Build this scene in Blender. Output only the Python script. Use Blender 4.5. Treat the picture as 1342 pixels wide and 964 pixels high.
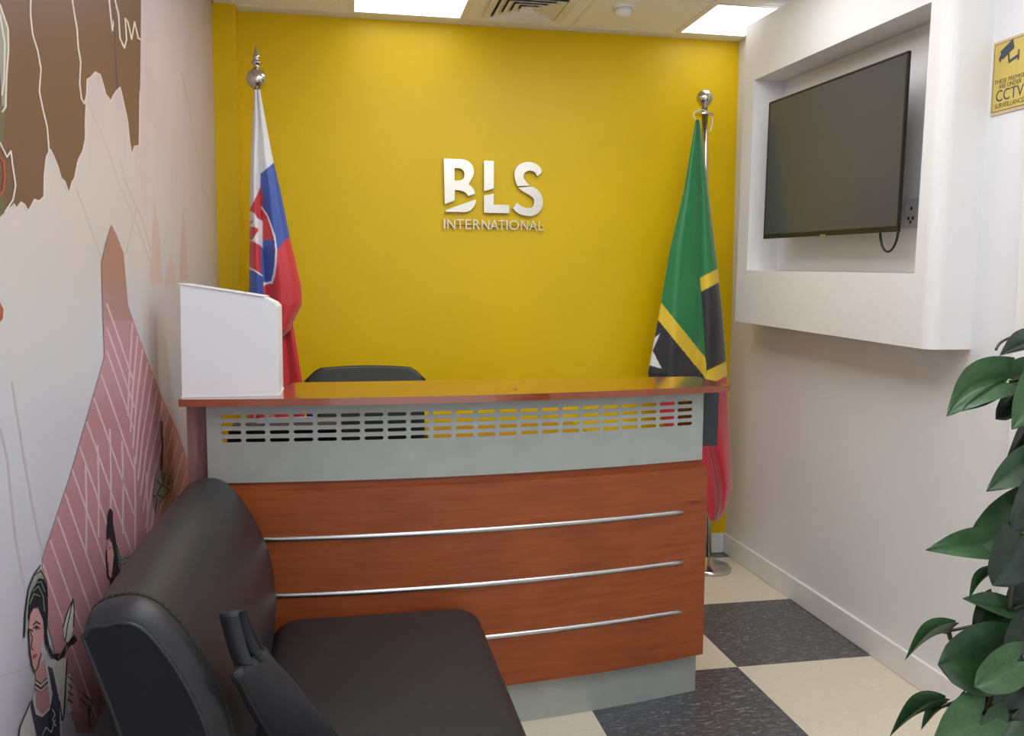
import bpy, bmesh, math, random
from mathutils import Vector, Matrix, noise
from mathutils.geometry import tessellate_polygon
random.seed(7)
for o in list(bpy.data.objects): bpy.data.objects.remove(o)
SC = bpy.context.scene
COL = SC.collection

# ------------------------------------------------------------------ camera
FPX = 1150.0
YAW, PITCH, ROLL, CAMH = 0.19113, 0.09388, 0.00541, 1.4894
FW = Vector((math.sin(YAW)*math.cos(PITCH), math.cos(YAW)*math.cos(PITCH), -math.sin(PITCH)))
_r = Vector((math.cos(YAW), -math.sin(YAW), 0)); _u = _r.cross(FW)
RT = _r*math.cos(ROLL) + _u*math.sin(ROLL); UP = -_r*math.sin(ROLL) + _u*math.cos(ROLL)
CAM = Vector((0, 0, CAMH))
cd = bpy.data.cameras.new('camera'); cam = bpy.data.objects.new('camera', cd); COL.objects.link(cam)
cd.sensor_width = 36; cd.lens = FPX/1342*36; cd.clip_start = .02
M = Matrix((RT, UP, -FW)).transposed().to_4x4(); M.translation = CAM
cam.matrix_world = M
SC.camera = cam
# ------------------------------------------------------------------ world and exposure
wd = bpy.data.worlds.new('world'); SC.world = wd; wd.use_nodes = True
wd.node_tree.nodes['Background'].inputs[0].default_value = (.8, .85, .9, 1)
wd.node_tree.nodes['Background'].inputs[1].default_value = .6
SC.view_settings.view_transform = 'Standard'; SC.view_settings.look = 'None'
SC.view_settings.gamma = 1; SC.view_settings.use_curve_mapping = False
SC.view_settings.exposure = 1.52
PANEL_POWER = 2.7

# ------------------------------------------------------------------ sizes of the room (metres)
XL, XR, YB, YF, H = -.58, 2.1025, 4.5183, -1.6, 2.7913
def un(px, py, ax, val):            # a point of the photograph on the plane where coordinate ax equals val
    v = FW + RT*((px-671)/FPX) + UP*((482-py)/FPX)
    return CAM + v*((val-CAM[ax])/v[ax])
def at(px, py, dist):               # a point of the photograph at a given distance from the lens
    return CAM + (FW + RT*((px-671)/FPX) + UP*((482-py)/FPX))*dist

# ------------------------------------------------------------------ materials
def lin(c):
    return tuple((x/255/12.92 if x/255 <= .04045 else ((x/255+.055)/1.055)**2.4) for x in c)
def nmat(name):
    m = bpy.data.materials.new(name); m.use_nodes = True
    return m, m.node_tree.nodes, m.node_tree.links, m.node_tree.nodes['Principled BSDF']
def mat(name, c, rough=.5, metal=0, var=.06, scale=8, bump=0, bscale=60, coat=0, stretch=(1,1,1), spec=.5):
    m, N, L, b = nmat(name)
    c = lin(c)
    tc = N.new('ShaderNodeTexCoord'); mp = N.new('ShaderNodeMapping'); mp.inputs['Scale'].default_value = stretch
    L.new(tc.outputs['Object'], mp.inputs[0])
    nz = N.new('ShaderNodeTexNoise'); nz.inputs['Scale'].default_value = scale; nz.inputs['Detail'].default_value = 5
    L.new(mp.outputs[0], nz.inputs['Vector'])
    rp = N.new('ShaderNodeValToRGB')
    rp.color_ramp.elements[0].position = .3; rp.color_ramp.elements[1].position = .7
    rp.color_ramp.elements[0].color = (*[x*(1-var) for x in c], 1); rp.color_ramp.elements[1].color = (*[min(1, x*(1+var)) for x in c], 1)
    L.new(nz.outputs[0], rp.inputs[0]); L.new(rp.outputs[0], b.inputs['Base Color'])
    b.inputs['Roughness'].default_value = rough; b.inputs['Metallic'].default_value = metal
    b.inputs['Coat Weight'].default_value = coat; b.inputs['Coat Roughness'].default_value = .08
    b.inputs['Specular IOR Level'].default_value = spec
    if bump:
        n2 = N.new('ShaderNodeTexNoise'); n2.inputs['Scale'].default_value = bscale; n2.inputs['Detail'].default_value = 4
        L.new(mp.outputs[0], n2.inputs['Vector'])
        bp = N.new('ShaderNodeBump'); bp.inputs['Strength'].default_value = bump; bp.inputs['Distance'].default_value = .002
        L.new(n2.outputs[0], bp.inputs['Height']); L.new(bp.outputs[0], b.inputs['Normal'])
    return m
def wood(name, c1, c2, stretch, rough=.5, coat=.03):
    m, N, L, b = nmat(name)
    tc = N.new('ShaderNodeTexCoord'); mp = N.new('ShaderNodeMapping'); mp.inputs['Scale'].default_value = stretch
    L.new(tc.outputs['Object'], mp.inputs[0])
    nz = N.new('ShaderNodeTexNoise'); nz.inputs['Scale'].default_value = 9; nz.inputs['Detail'].default_value = 7; nz.inputs['Distortion'].default_value = .4
    L.new(mp.outputs[0], nz.inputs['Vector'])
    rp = N.new('ShaderNodeValToRGB'); rp.color_ramp.elements[0].position = .25; rp.color_ramp.elements[1].position = .75
    rp.color_ramp.elements[0].color = (*lin(c1), 1); rp.color_ramp.elements[1].color = (*lin(c2), 1)
    L.new(nz.outputs[0], rp.inputs[0])
    mp2 = N.new('ShaderNodeMapping'); mp2.inputs['Scale'].default_value = (3, 3, 3); L.new(tc.outputs['Object'], mp2.inputs[0])
    n2 = N.new('ShaderNodeTexNoise'); n2.inputs['Scale'].default_value = 1.5; n2.inputs['Detail'].default_value = 3
    L.new(mp2.outputs[0], n2.inputs['Vector'])
    mx = N.new('ShaderNodeMix'); mx.data_type = 'RGBA'; mx.blend_type = 'MULTIPLY'; mx.inputs[0].default_value = .35
    L.new(rp.outputs[0], mx.inputs[6]); L.new(n2.outputs[0], mx.inputs[7])
    hs = N.new('ShaderNodeHueSaturation'); hs.inputs['Value'].default_value = 1.2; L.new(mx.outputs[2], hs.inputs['Color'])
    L.new(hs.outputs[0], b.inputs['Base Color'])
    b.inputs['Roughness'].default_value = rough; b.inputs['Coat Weight'].default_value = coat; b.inputs['Coat Roughness'].default_value = .1
    return m
def emat(name, c, s):
    m, N, L, b = nmat(name)
    b.inputs['Base Color'].default_value = (.9, .9, .9, 1); b.inputs['Emission Color'].default_value = (*c, 1); b.inputs['Emission Strength'].default_value = s
    return m
def flat(name, c, rough=.45): return mat(name, c, rough, var=.03, scale=20)
def attr_mat(name, rough=.5, sheen=.3):
    m, N, L, b = nmat(name)
    a = N.new('ShaderNodeAttribute'); a.attribute_name = 'dye'
    L.new(a.outputs['Color'], b.inputs['Base Color'])
    tc = N.new('ShaderNodeTexCoord')
    wv = N.new('ShaderNodeTexNoise'); wv.inputs['Scale'].default_value = 35; wv.inputs['Detail'].default_value = 2; L.new(tc.outputs['Object'], wv.inputs['Vector'])
    bp = N.new('ShaderNodeBump'); bp.inputs['Strength'].default_value = .12; bp.inputs['Distance'].default_value = .006
    L.new(wv.outputs[0], bp.inputs['Height']); L.new(bp.outputs[0], b.inputs['Normal'])
    b.inputs['Roughness'].default_value = rough; b.inputs['Sheen Weight'].default_value = sheen
    return m

m_white = mat('white_wall_paint', (228, 228, 229), .55, var=.02, scale=3, bump=.05, bscale=120)
m_box = mat('white_niche_paint', (228, 226, 225), .5, var=.02, scale=3)
m_yellow = mat('yellow_wall_paint', (226, 190, 0), .4, var=.03, scale=2, bump=.06, bscale=150, spec=.3)
m_base = mat('white_baseboard_gloss', (232, 231, 230), .3, var=.02)
m_ceil = mat('ceiling_tile_white', (252, 252, 250), .8, var=.03, scale=40, bump=.15, bscale=200)
m_bar = mat('ceiling_bar_white', (240, 240, 236), .5, var=.02)
m_glow_fill = emat('fill_panel_glow', (.95, .98, 1), PANEL_POWER)  # glow of the added panels that brighten the room
m_glow_dim = emat('dimmed_light_panel_glow', (.97, .98, 1), PANEL_POWER*.3)  # panels next to the yellow wall, dimmed so its top does not burn out
m_steel = mat('polished_steel', (205, 200, 192), .16, 1, var=.04)
m_brush = mat('brushed_aluminium', (205, 205, 205), .3, 1, var=.06, scale=30, stretch=(1, 1, 12))
m_grey = mat('grey_metal_paint', (166, 170, 165), .42, .1, var=.05, scale=14)
m_wood = wood('cherry_laminate', (132, 60, 22), (160, 80, 34), (.6, 1, 7))
m_top = wood('glossy_cherry_top', (126, 56, 24), (150, 72, 34), (.6, 7, 1), .12, .8)
m_sidewood = wood('pinkish_wood_end', (118, 80, 76), (160, 118, 110), (6, 6, .5), .5, .05)
m_leather = mat('black_leather', (30, 30, 33), .42, var=.12, scale=30, bump=.25, bscale=260)
m_leather_shade = mat('shaded_black_leather', (16, 17, 22), .55, var=.1, scale=30, bump=.25, bscale=260, spec=.3)  # leather darkened to put the shade of the sofa end into its colour
m_thread = mat('seam_thread', (30, 30, 33), .7)
m_bag = mat('black_nylon', (26, 27, 31), .65, var=.15, scale=50, bump=.3, bscale=300)
m_black = mat('black_plastic', (22, 22, 24), .4)
m_mesh = mat('black_chair_mesh', (40, 42, 34), .75, var=.15, scale=90)
m_screen = mat('television_screen', (74, 75, 76), .18, var=.03, scale=2, spec=.3)  # reflected room light put into the colour as a lifted grey base
m_wbox = mat('white_card', (226, 228, 230), .45, var=.015, scale=3)
m_tiled = None
m_darkgrey = mat('dark_grey_board', (52, 56, 62), .5)
m_plate = mat('socket_plate', (190, 190, 192), .35)
m_leaf = mat('dark_green_leaf', (40, 66, 38), .34, var=.22, scale=9)
m_leaf2 = mat('mid_green_leaf', (54, 86, 50), .38, var=.18, scale=9)
m_leaf3 = mat('deep_green_leaf', (24, 42, 32), .3, var=.25, scale=9)
m_stem = mat('green_brown_stem', (66, 66, 46), .5, var=.2)
m_moss = mat('brown_coir_pole', (70, 58, 46), .9, var=.4, scale=60, bump=.8, bscale=90)
m_pot = mat('white_glazed_pot', (210, 208, 204), .25)
m_soil = mat('dark_soil', (46, 36, 28), .95, var=.4, scale=60, bump=.6)

def tile_mat(name, c, fleck, amt, thr):
    m, N, L, b = nmat(name)
    tc = N.new('ShaderNodeTexCoord'); mp = N.new('ShaderNodeMapping'); mp.inputs['Scale'].default_value = (14, 60, 30); mp.inputs['Rotation'].default_value = (0, 0, .7)
    L.new(tc.outputs['Object'], mp.inputs[0])
    nz = N.new('ShaderNodeTexNoise'); nz.inputs['Scale'].default_value = 2.2; nz.inputs['Detail'].default_value = 6; nz.inputs['Distortion'].default_value = 1.2
    L.new(mp.outputs[0], nz.inputs['Vector'])
    rp = N.new('ShaderNodeValToRGB'); rp.color_ramp.elements[0].position = thr; rp.color_ramp.elements[1].position = thr+.14
    rp.color_ramp.elements[0].color = (*lin(c), 1); rp.color_ramp.elements[1].color = (*[a*(1-amt)+f*amt for a, f in zip(lin(c), lin(fleck))], 1)
    L.new(nz.outputs[0], rp.inputs[0]); L.new(rp.outputs[0], b.inputs['Base Color'])
    b.inputs['Roughness'].default_value = .3
    return m
m_tdark = tile_mat('dark_speckled_vinyl', (72, 73, 76), (170, 170, 172), .6, .54)
m_tlight = tile_mat('beige_vinyl', (216, 206, 186), (202, 188, 166), .5, .5)

# ------------------------------------------------------------------ helpers
def link(o, parent=None):
    COL.objects.link(o)
    if parent: o.parent = parent
    return o
def obj(name, me, m, parent=None, smooth=False):
    if isinstance(me, bmesh.types.BMesh):
        b = me; me = bpy.data.meshes.new(name); bmesh.ops.recalc_face_normals(b, faces=b.faces); b.to_mesh(me); b.free()
    if m is not None and not me.materials: me.materials.append(m)
    if smooth:
        for p in me.polygons: p.use_smooth = True
    return link(bpy.data.objects.new(name, me), parent)
def thing(name, label, cat, loc=(0, 0, 0), group=None):
    o = bpy.data.objects.new(name, None); o.empty_display_size = .1; o.location = loc
    return tag(link(o), label, cat, group)
def tag(o, label, cat, group=None):
    o['label'] = label; o['category'] = cat
    if group: o['group'] = group
    return o
def struct(o, label=None):
    o['kind'] = 'structure'
    if label: o['label'] = label
    return o
def child(o, parent):              # parent while keeping the coordinates already given in world space
    o.parent = parent; o.matrix_parent_inverse = Matrix.Translation(parent.location).inverted() if parent.rotation_euler == Vector((0,0,0)) else parent.matrix_basis.inverted()
    return o
def wobj(name, me, m, parent, smooth=False):
    return child(obj(name, me, m, None, smooth), parent)
def box(bm, x0, x1, y0, y1, z0, z1, bevel=0, seg=2):
    vs = [bm.verts.new((x, y, z)) for x in (x0, x1) for y in (y0, y1) for z in (z0, z1)]
    fs = [bm.faces.new([vs[i] for i in f]) for f in ((0,1,3,2),(4,6,7,5),(0,4,5,1),(2,3,7,6),(0,2,6,4),(1,5,7,3))]
    if bevel:
        es = list({e for f in fs for e in f.edges})
        bmesh.ops.bevel(bm, geom=es, offset=bevel, segments=seg, affect='EDGES', profile=.5)
    return bm
def nbox(*a, **k): return box(bmesh.new(), *a, **k)
def tube(bm, pts, rad, n=8, closed=False):
    pts = [Vector(p) for p in pts]; rings = []; N = len(pts)
    rads = rad if isinstance(rad, (list, tuple)) else [rad]*N
    prev = None
    for i, p in enumerate(pts):
        a = pts[(i-1) % N] if (closed or i > 0) else p
        b = pts[(i+1) % N] if (closed or i < N-1) else p
        t = (b-a).normalized()
        if prev is None:
            ref = Vector((0, 0, 1)) if abs(t.z) < .9 else Vector((1, 0, 0)); nrm = t.cross(ref).normalized()
        else:
            nrm = (prev - t*prev.dot(t)).normalized()
        prev = nrm; bn = t.cross(nrm)
        rings.append([bm.verts.new(p + (nrm*math.cos(2*math.pi*k/n) + bn*math.sin(2*math.pi*k/n))*rads[i]) for k in range(n)])
    for i in range(N if closed else N-1):
        A, B = rings[i], rings[(i+1) % N]
        for k in range(n): bm.faces.new((A[k], A[(k+1) % n], B[(k+1) % n], B[k]))
    if not closed:
        bm.faces.new(rings[0]); bm.faces.new(rings[-1])
    return bm
def lathe(bm, prof, cx, cy, n=24, z0=0, tilt=None):
    rings = []
    for r, z in prof:
        if r < 1e-5: rings.append([bm.verts.new((cx, cy, z+z0))])
        else: rings.append([bm.verts.new((cx+r*math.cos(2*math.pi*k/n), cy+r*math.sin(2*math.pi*k/n), z+z0)) for k in range(n)])
    for A, B in zip(rings, rings[1:]):
        for k in range(n):
            if len(A) == 1 and len(B) == 1: continue
            if len(A) == 1: bm.faces.new((A[0], B[k], B[(k+1) % n]))
            elif len(B) == 1: bm.faces.new((A[k], A[(k+1) % n], B[0]))
            else: bm.faces.new((A[k], A[(k+1) % n], B[(k+1) % n], B[k]))
    return bm
def loft(bm, rings, cap=True):
    R = [[bm.verts.new(p) for p in ring] for ring in rings]; n = len(R[0])
    for A, B in zip(R, R[1:]):
        for k in range(n): bm.faces.new((A[k], A[(k+1) % n], B[(k+1) % n], B[k]))
    if cap: bm.faces.new(R[0]); bm.faces.new(R[-1])
    return R
def curve_mesh(name, loops, depth, bev=0):      # flat outline (with holes) given thickness, in its own XY plane
    cu = bpy.data.curves.new(name, 'CURVE'); cu.dimensions = '2D'; cu.fill_mode = 'BOTH'; cu.extrude = depth/2; cu.bevel_depth = bev
    for lp in loops:
        sp = cu.splines.new('POLY'); sp.points.add(len(lp)-1); sp.use_cyclic_u = True
        for q, (x, y) in zip(sp.points, lp): q.co = (x, y, 0, 1)
    return to_mesh(name, cu)
def to_mesh(name, cu):
    o = bpy.data.objects.new(name, cu); COL.objects.link(o)
    dg = bpy.context.evaluated_depsgraph_get(); me = bpy.data.meshes.new_from_object(o.evaluated_get(dg)); me.name = name
    bpy.data.objects.remove(o); bpy.data.curves.remove(cu); me.materials.clear()
    return me
def text_mesh(name, s, size, depth, align='LEFT', spacing=1, offset=0):
    cu = bpy.data.curves.new(name, 'FONT'); cu.body = s; cu.size = size; cu.extrude = depth/2; cu.align_x = align; cu.space_character = spacing; cu.offset = offset; cu.resolution_u = 3
    return to_mesh(name, cu)
def inpoly(x, y, P):
    c = False; j = len(P)-1
    for i in range(len(P)):
        if (P[i][1] > y) != (P[j][1] > y) and x < (P[j][0]-P[i][0])*(y-P[i][1])/(P[j][1]-P[i][1])+P[i][0]: c = not c
        j = i
    return c
def interp(tab, y):
    if y <= tab[0][0]: return tab[0][1]
    for (a, va), (b, vb) in zip(tab, tab[1:]):
        if y <= b: return va+(vb-va)*(y-a)/(b-a)
    return tab[-1][1]

# ================================================================== THE SETTING
T, X1, Y1 = .6629, 1.5101, 3.7613
fl = struct(obj('floor', nbox(XL, XR, YF, YB, -.06, -.004), m_tlight))
i = 0
for ix in range(-4, 2):
    for iy in range(-9, 3):
        xa, xb = max(XL, X1+ix*T), min(XR, X1+(ix+1)*T); ya, yb = max(YF, Y1+iy*T), min(YB, Y1+(iy+1)*T)
        if xb-xa < .01 or yb-ya < .01: continue
        dark = (ix+iy) % 2 == 1      # the tile just in front of the right wall is dark
        g = .0007
        t = obj('floor_tile', nbox(xa+g, xb-g, ya+g, yb-g, -.004, 0), m_tdark if dark else m_tlight, fl)

struct(obj('wall_back', nbox(XL-.1, XR+.1, YB, YB+.1, 0, H+.1), m_yellow))
struct(obj('wall_right', nbox(XR, XR+.1, YF, YB, 0, H+.1), m_white))
wf = struct(obj('wall_front', nbox(XL-.1, XR+.1, YF-.1, YF, 2.45, H+.1), m_white), 'unseen wall behind the viewer with a wide opening added for light')  # opening added behind the view to let world light in
obj('wall_pier', nbox(XL-.1, XL+.12, YF-.1, YF, 0, 2.4499), m_white, wf); obj('wall_pier', nbox(XR-.12, XR+.1, YF-.1, YF, 0, 2.4499), m_white, wf)
struct(obj('trim_1', nbox(XL, -.474, 4.42, YB, 0, H+.05), m_yellow), 'yellow painted pilaster in the corner beside the mural')

def board(x0, x1, y0, y1, hgt=.1116):
    bm = bmesh.new(); box(bm, x0, x1, y0, y1, 0, hgt, .004, 2); return bm
struct(obj('baseboard_right', board(XR-.014, XR, 2.41, YB-.0005), m_base))
struct(obj('baseboard_back', board(-.474, XR-.0145, YB-.014, YB), m_base))
# door and casing at the right edge of the view
dr = struct(obj('door_1', nbox(XR-.02, XR-.001, 1.42, 2.32, .005, 2.08, .003), m_base))
bm = bmesh.new(); box(bm, -.008, .008, -.3, .3, -.4, .4, .004); 
for zc in (.55, 1.5):
    o = obj('door_panel', nbox(XR-.026, XR-.02, 1.57, 2.17, zc-.36, zc+.36, .004), m_base, dr)
o = obj('door_handle', tube(bmesh.new(), [(XR-.02, 1.5, 1.02), (XR-.07, 1.5, 1.02), (XR-.075, 1.52, 1.02), (XR-.075, 1.62, 1.02)], .009), m_steel, dr, True)
for y0, y1, z0, z1 in ((2.325, 2.41, 0, 2.0845), (1.33, 1.415, 0, 2.0845), (1.33, 2.41, 2.085, 2.17)):
    obj('door_casing', nbox(XR-.03, XR-.0005, y0, y1, z0, z1, .006), m_base, dr)

# ceiling: lay-in tiles on bars
CX, S, SY, YE = .0534, .552, .5, 4.4354
ce = struct(obj('ceiling', nbox(XL-.1, XR+.1, YF, YB+.1, H+.012, H+.1), m_ceil))
obj('perimeter_strip', nbox(XL, XR, YE+.004, YB, H-.001, H+.012, .002), m_bar, ce)
lights = {(0, 0), (3, 0)} | {(k, j) for k in (0, 1, 2) for j in (2, 4, 6, 8)}  # rows beyond the first are unseen panels added to brighten the room
tiles = {}
bars_x = sorted({max(XL, min(XR, CX+k*S)) for k in range(-2, 5)})
for k in range(-2, 4):
    for j in range(0, 13):
        xa, xb = max(XL, CX+k*S), min(XR, CX+(k+1)*S); yb = YE-j*SY; ya = max(YF, yb-SY)
        if xb-xa < .02 or yb-ya < .02: continue
        if (k, j) in lights or (k, j) == (1, 0): continue
        obj('ceiling_tile', nbox(xa+.008, xb-.008, ya+.008, yb-.008, H+.002, H+.012, .002, 1), m_ceil, ce)
for k in range(-1, 4):
    x = CX+k*S; obj('ceiling_bar', nbox(x-.0095, x+.0095, YF, YE, H-.001, H+.010), m_bar, ce)
for j in range(0, 13):
    y = YE-j*SY
    if y > YF: obj('ceiling_bar', nbox(XL, XR, y-.0095, y+.0095, H, H+.010), m_bar, ce)
names = {(0, 0): 'square ceiling light panel above the letters on the yellow wall', (3, 0): 'ceiling light panel partly hidden by the television surround'}
ordn = {2: 'second', 4: 'third', 6: 'fourth', 8: 'fifth'}
rown = {0: 'row above the sofa', 1: 'row just right of the sofa', 2: 'row left of the walkway', 3: 'row along the white wall'}
for (k, j) in lights:
    if j: names[(k, j)] = ordn[j]+' added ceiling fill light from the yellow wall in the '+rown[k]
for (k, j) in sorted(lights):
    xa, xb = max(XL, CX+k*S)+.0095, min(XR, CX+(k+1)*S)-.0095; yb = YE-j*SY-.0095; ya = yb-SY+.019
    t = thing('ceiling_light', names[(k, j)], 'light', ((xa+xb)/2, (ya+yb)/2, H), 'square light panels in the ceiling')
    bm = bmesh.new()
    for a in ((xa, xb, ya, ya+.012), (xa, xb, yb-.012, yb), (xa, xa+.012, ya+.012, yb-.012), (xb-.012, xb, ya+.012, yb-.012)): box(bm, *a, H-.001, H+.012)
    wobj('frame', bm, m_bar, t)
    wobj('diffuser', nbox(xa+.0125, xb-.0125, ya+.0125, yb-.0125, H+.001, H+.011), m_glow_fill if j else m_glow_dim, t)
# four way air diffuser
vx, vy = CX+1.5*S, YE-.5*SY
t = thing('air_vent', 'white four-way ceiling air vent with square louvres', 'vent', (vx, vy, H))
bm = bmesh.new()
for a in ((vx-S/2+.01, vx+S/2-.01, vy-SY/2+.01, vy-.185), (vx-S/2+.01, vx+S/2-.01, vy+.185, vy+SY/2-.01), (vx-S/2+.01, vx-.185, vy-.185, vy+.185), (vx+.185, vx+S/2-.01, vy-.185, vy+.185)):
    box(bm, *a, H+.002, H+.011)
wobj('backing_tile', bm, m_ceil, t)
m_ventdark = mat('vent_throat', (70, 70, 70), .7)
wobj('throat', nbox(vx-.184, vx+.184, vy-.184, vy+.184, H+.0105, H+.0119), m_ventdark, t)
for q, (ro, ri) in enumerate(((.195, .16), (.15, .115), (.113, .08), (.078, .045), (.043, .012))):
    bm = bmesh.new()
    lo, hi = (H-.012, H-.002) if q == 0 else (H-.010, H+.008)
    A = [(vx+sx*ro, vy+sy*ro) for sx, sy in ((-1,-1),(1,-1),(1,1),(-1,1))]; B = [(vx+sx*ri, vy+sy*ri) for sx, sy in ((-1,-1),(1,-1),(1,1),(-1,1))]
    loft(bm, [[(x, y, lo) for x, y in A], [(x, y, lo-.002) for x, y in A], [(x, y, hi-.002) for x, y in B], [(x, y, hi) for x, y in B], [(x, y, lo) for x, y in A]], cap=False)
    bmesh.ops.remove_doubles(bm, verts=bm.verts, dist=1e-5)
    wobj('frame' if q == 0 else 'louvre', bm, m_bar, t)
t = thing('smoke_detector', 'small white smoke detector hanging from the ceiling tile', 'smoke detector', (1.312, 4.085, H))
wobj('base', lathe(bmesh.new(), [(0, 0), (.05, 0), (.05, -.012), (0, -.012)], 1.312, 4.085, 20, H+.002), m_bar, t, False)
wobj('sensor_head', lathe(bmesh.new(), [(0, -.012), (.042, -.012), (.038, -.035), (.022, -.048), (0, -.05)], 1.312, 4.085, 20, H+.002), m_bar, t, True)

# ------------------------------------------------------------------ left wall and its mural
def mural_base():
    m, N, L, b = nmat('mural_vinyl_ground')
    tc = N.new('ShaderNodeTexCoord')
    sep = N.new('ShaderNodeSeparateXYZ'); L.new(tc.outputs['Object'], sep.inputs[0])
    mr = N.new('ShaderNodeMapRange'); mr.inputs[1].default_value = .7; mr.inputs[2].default_value = 2.3; L.new(sep.outputs[2], mr.inputs[0])
    mp = N.new('ShaderNodeMapping'); mp.inputs['Scale'].default_value = (1, 2.6, .5); mp.inputs['Rotation'].default_value = (.35, 0, 0); L.new(tc.outputs['Object'], mp.inputs[0])
    nz = N.new('ShaderNodeTexNoise'); nz.inputs['Scale'].default_value = 2.2; nz.inputs['Detail'].default_value = 5; L.new(mp.outputs[0], nz.inputs['Vector'])
    ad = N.new('ShaderNodeMath'); ad.operation = 'MULTIPLY_ADD'; ad.inputs[1].default_value = .5; L.new(nz.outputs[0], ad.inputs[0])
    sb = N.new('ShaderNodeMath'); sb.operation = 'SUBTRACT'; sb.inputs[1].default_value = .25
    L.new(mr.outputs[0], ad.inputs[2]); L.new(ad.outputs[0], sb.inputs[0])
    rp = N.new('ShaderNodeValToRGB'); e = rp.color_ramp.elements
    e[0].position = .0; e[0].color = (*lin((186, 178, 188)), 1); e[1].position = 1; e[1].color = (*lin((204, 190, 198)), 1)
    for p_, c_ in ((.3, (190, 190, 198)), (.5, (194, 190, 190)), (.65, (200, 190, 190)), (.8, (196, 180, 186))):
        k = e.new(p_); k.color = (*lin(c_), 1)
    L.new(sb.outputs[0], rp.inputs[0]); L.new(rp.outputs[0], b.inputs['Base Color']); b.inputs['Roughness'].default_value = .38
    return m
wl = struct(obj('wall_left', nbox(XL-.1, XL, YF, YB, 0, H+.1), mural_base()), 'left wall covered by a printed folk mural')
LAY = [0]
def decal(name, polys, m, label=None):       # flat print on the wall, outlines measured on the photograph
    LAY[0] += 1; x0_ = XL + .00012*LAY[0]
    bm = bmesh.new()
    for pi_, P in enumerate(polys):
        x = x0_ + .00001*(pi_ % 9)
        vs = [bm.verts.new(un(px, py, 0, x)) for px, py in P]
        for tri in tessellate_polygon([[Vector((px, py, 0)) for px, py in P]]):
            try: bm.faces.new([vs[k] for k in tri])
            except ValueError: pass
    o = obj(name, bm, m, wl)
    if label: o['label'] = label
    return o
def stroke(P, w):                            # a brush line of given half width as small quads
    out = []
    for (x0, y0), (x1, y1) in zip(P, P[1:]):
        d = math.hypot(x1-x0, y1-y0) or 1; nx, ny = -(y1-y0)/d*w, (x1-x0)/d*w
        ex, ey = (x1-x0)/d*w*.6, (y1-y0)/d*w*.6
        out.append([(x0+nx-ex, y0+ny-ey), (x1+nx+ex, y1+ny+ey), (x1-nx+ex, y1-ny+ey), (x0-nx-ex, y0-ny-ey)])
    return out
def z1(P): return [(x/2.097, y/2.097) for x, y in P]
def z2(P): return [(x/1.772, 420+y/1.772) for x, y in P]
def z3(P): return [(x/2.975, 640+y/2.975) for x, y in P]
def z5(P): return [(120+x/3.213, 480+y/3.213) for x, y in P]
m_mbrown = mat('mural_brown', (102, 72, 68), .38, var=.07, scale=3)
m_mline = flat('mural_cream_line', (214, 200, 190)); m_mpink = mat('mural_pink', (176, 126, 134), .4, var=.06, scale=4)
m_mpinkl = flat('mural_pale_pink_line', (206, 172, 176)); m_mink = flat('mural_ink', (42, 40, 46)); m_mskin = flat('mural_skin', (200, 146, 146))
m_mwht = flat('mural_off_white', (206, 200, 198)); m_mgreen = flat('mural_grey_green', (140, 144, 134)); m_mvest = flat('mural_slate_vest', (74, 74, 88))
m_mred = flat('mural_red', (160, 70, 60)); m_mmt = mat('mural_mountain_tint', (190, 178, 172), .4, var=.05, scale=4); m_mmt2 = mat('mural_rose_tint', (196, 174, 170), .4, var=.05, scale=4)
m_mplum = flat('mural_plum_line', (84, 56, 84)); m_molive = flat('mural_olive', (92, 92, 74))
m_mlil = mat('mural_lilac_tint', (196, 186, 196), .4, var=.04, scale=4)
# distant hills
hl = [z1(P) for P in ([(242, 280), (262, 330), (300, 420), (322, 490), (350, 560), (378, 620), (412, 720)], [(330, 440), (345, 500), (372, 560), (390, 600), (415, 690)], [(210, 520), (240, 600), (275, 700)], [(500, 200), (520, 300), (545, 440), (560, 540)], [(375, 570), (360, 640), (345, 700)])]
decal('mural_hill_lines', [q for P in hl for q in stroke(P, 1.1)], m_mmt)
decal('mural_rose_peaks', [z1([(424, 540), (440, 660), (446, 780), (412, 780), (416, 660)]), z1([(503, 560), (514, 680), (516, 770), (492, 770), (498, 660)]), z1([(470, 690), (482, 780), (452, 785)])], m_mmt2)
decal('mural_cream_lines', [q for P in ([(16, 500), (30, 590), (50, 700), (58, 728)], [(0, 560), (10, 600), (20, 700), (36, 790)], [(0, 886), (26, 878), (46, 868)]) for q in stroke(P, 1.3)], flat('mural_faint_line', (184, 172, 178)))
# brown map shape with its drips
brown = z1([(-60, -60), (388, -60), (387, 110), (385, 250), (383, 400), (370, 402), (362, 428), (355, 380), (350, 330), (338, 275), (330, 240), (322, 247), (312, 262), (305, 278), (290, 258), (283, 230), (275, 205), (262, 198), (250, 212), (240, 218), (238, 265), (235, 330), (235, 380), (228, 415), (215, 440), (205, 490), (198, 500), (190, 532), (178, 498), (168, 490), (160, 460), (148, 430), (138, 410), (128, 430), (122, 480), (121, 540), (108, 552), (95, 548), (78, 580), (68, 562), (58, 555), (46, 572), (38, 560), (-60, 640)])
decal('mural_map_shape', [brown], m_mbrown)
decal('mural_map_outline', stroke(brown[3:-1], .9), m_mline)
inner = [z1([(85, -30), (84, 40), (90, 95), (104, 140), (113, 190), (108, 250), (118, 300), (130, 350), (135, 415)]), z1([(194, -30), (205, 40), (212, 80), (215, 130), (222, 170), (219, 230), (224, 270), (232, 285), (238, 262)]),
         z1([(298, -20), (304, 40), (309, 84), (313, 55)]), z1([(316, 0), (326, 40), (330, 105), (342, 132), (348, 108), (344, 50), (352, 62), (362, 108), (370, 60), (380, 105), (386, 108)])]
decal('mural_map_lines', [q for P in inner for q in stroke(P, 1.0)], m_mline)
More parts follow.
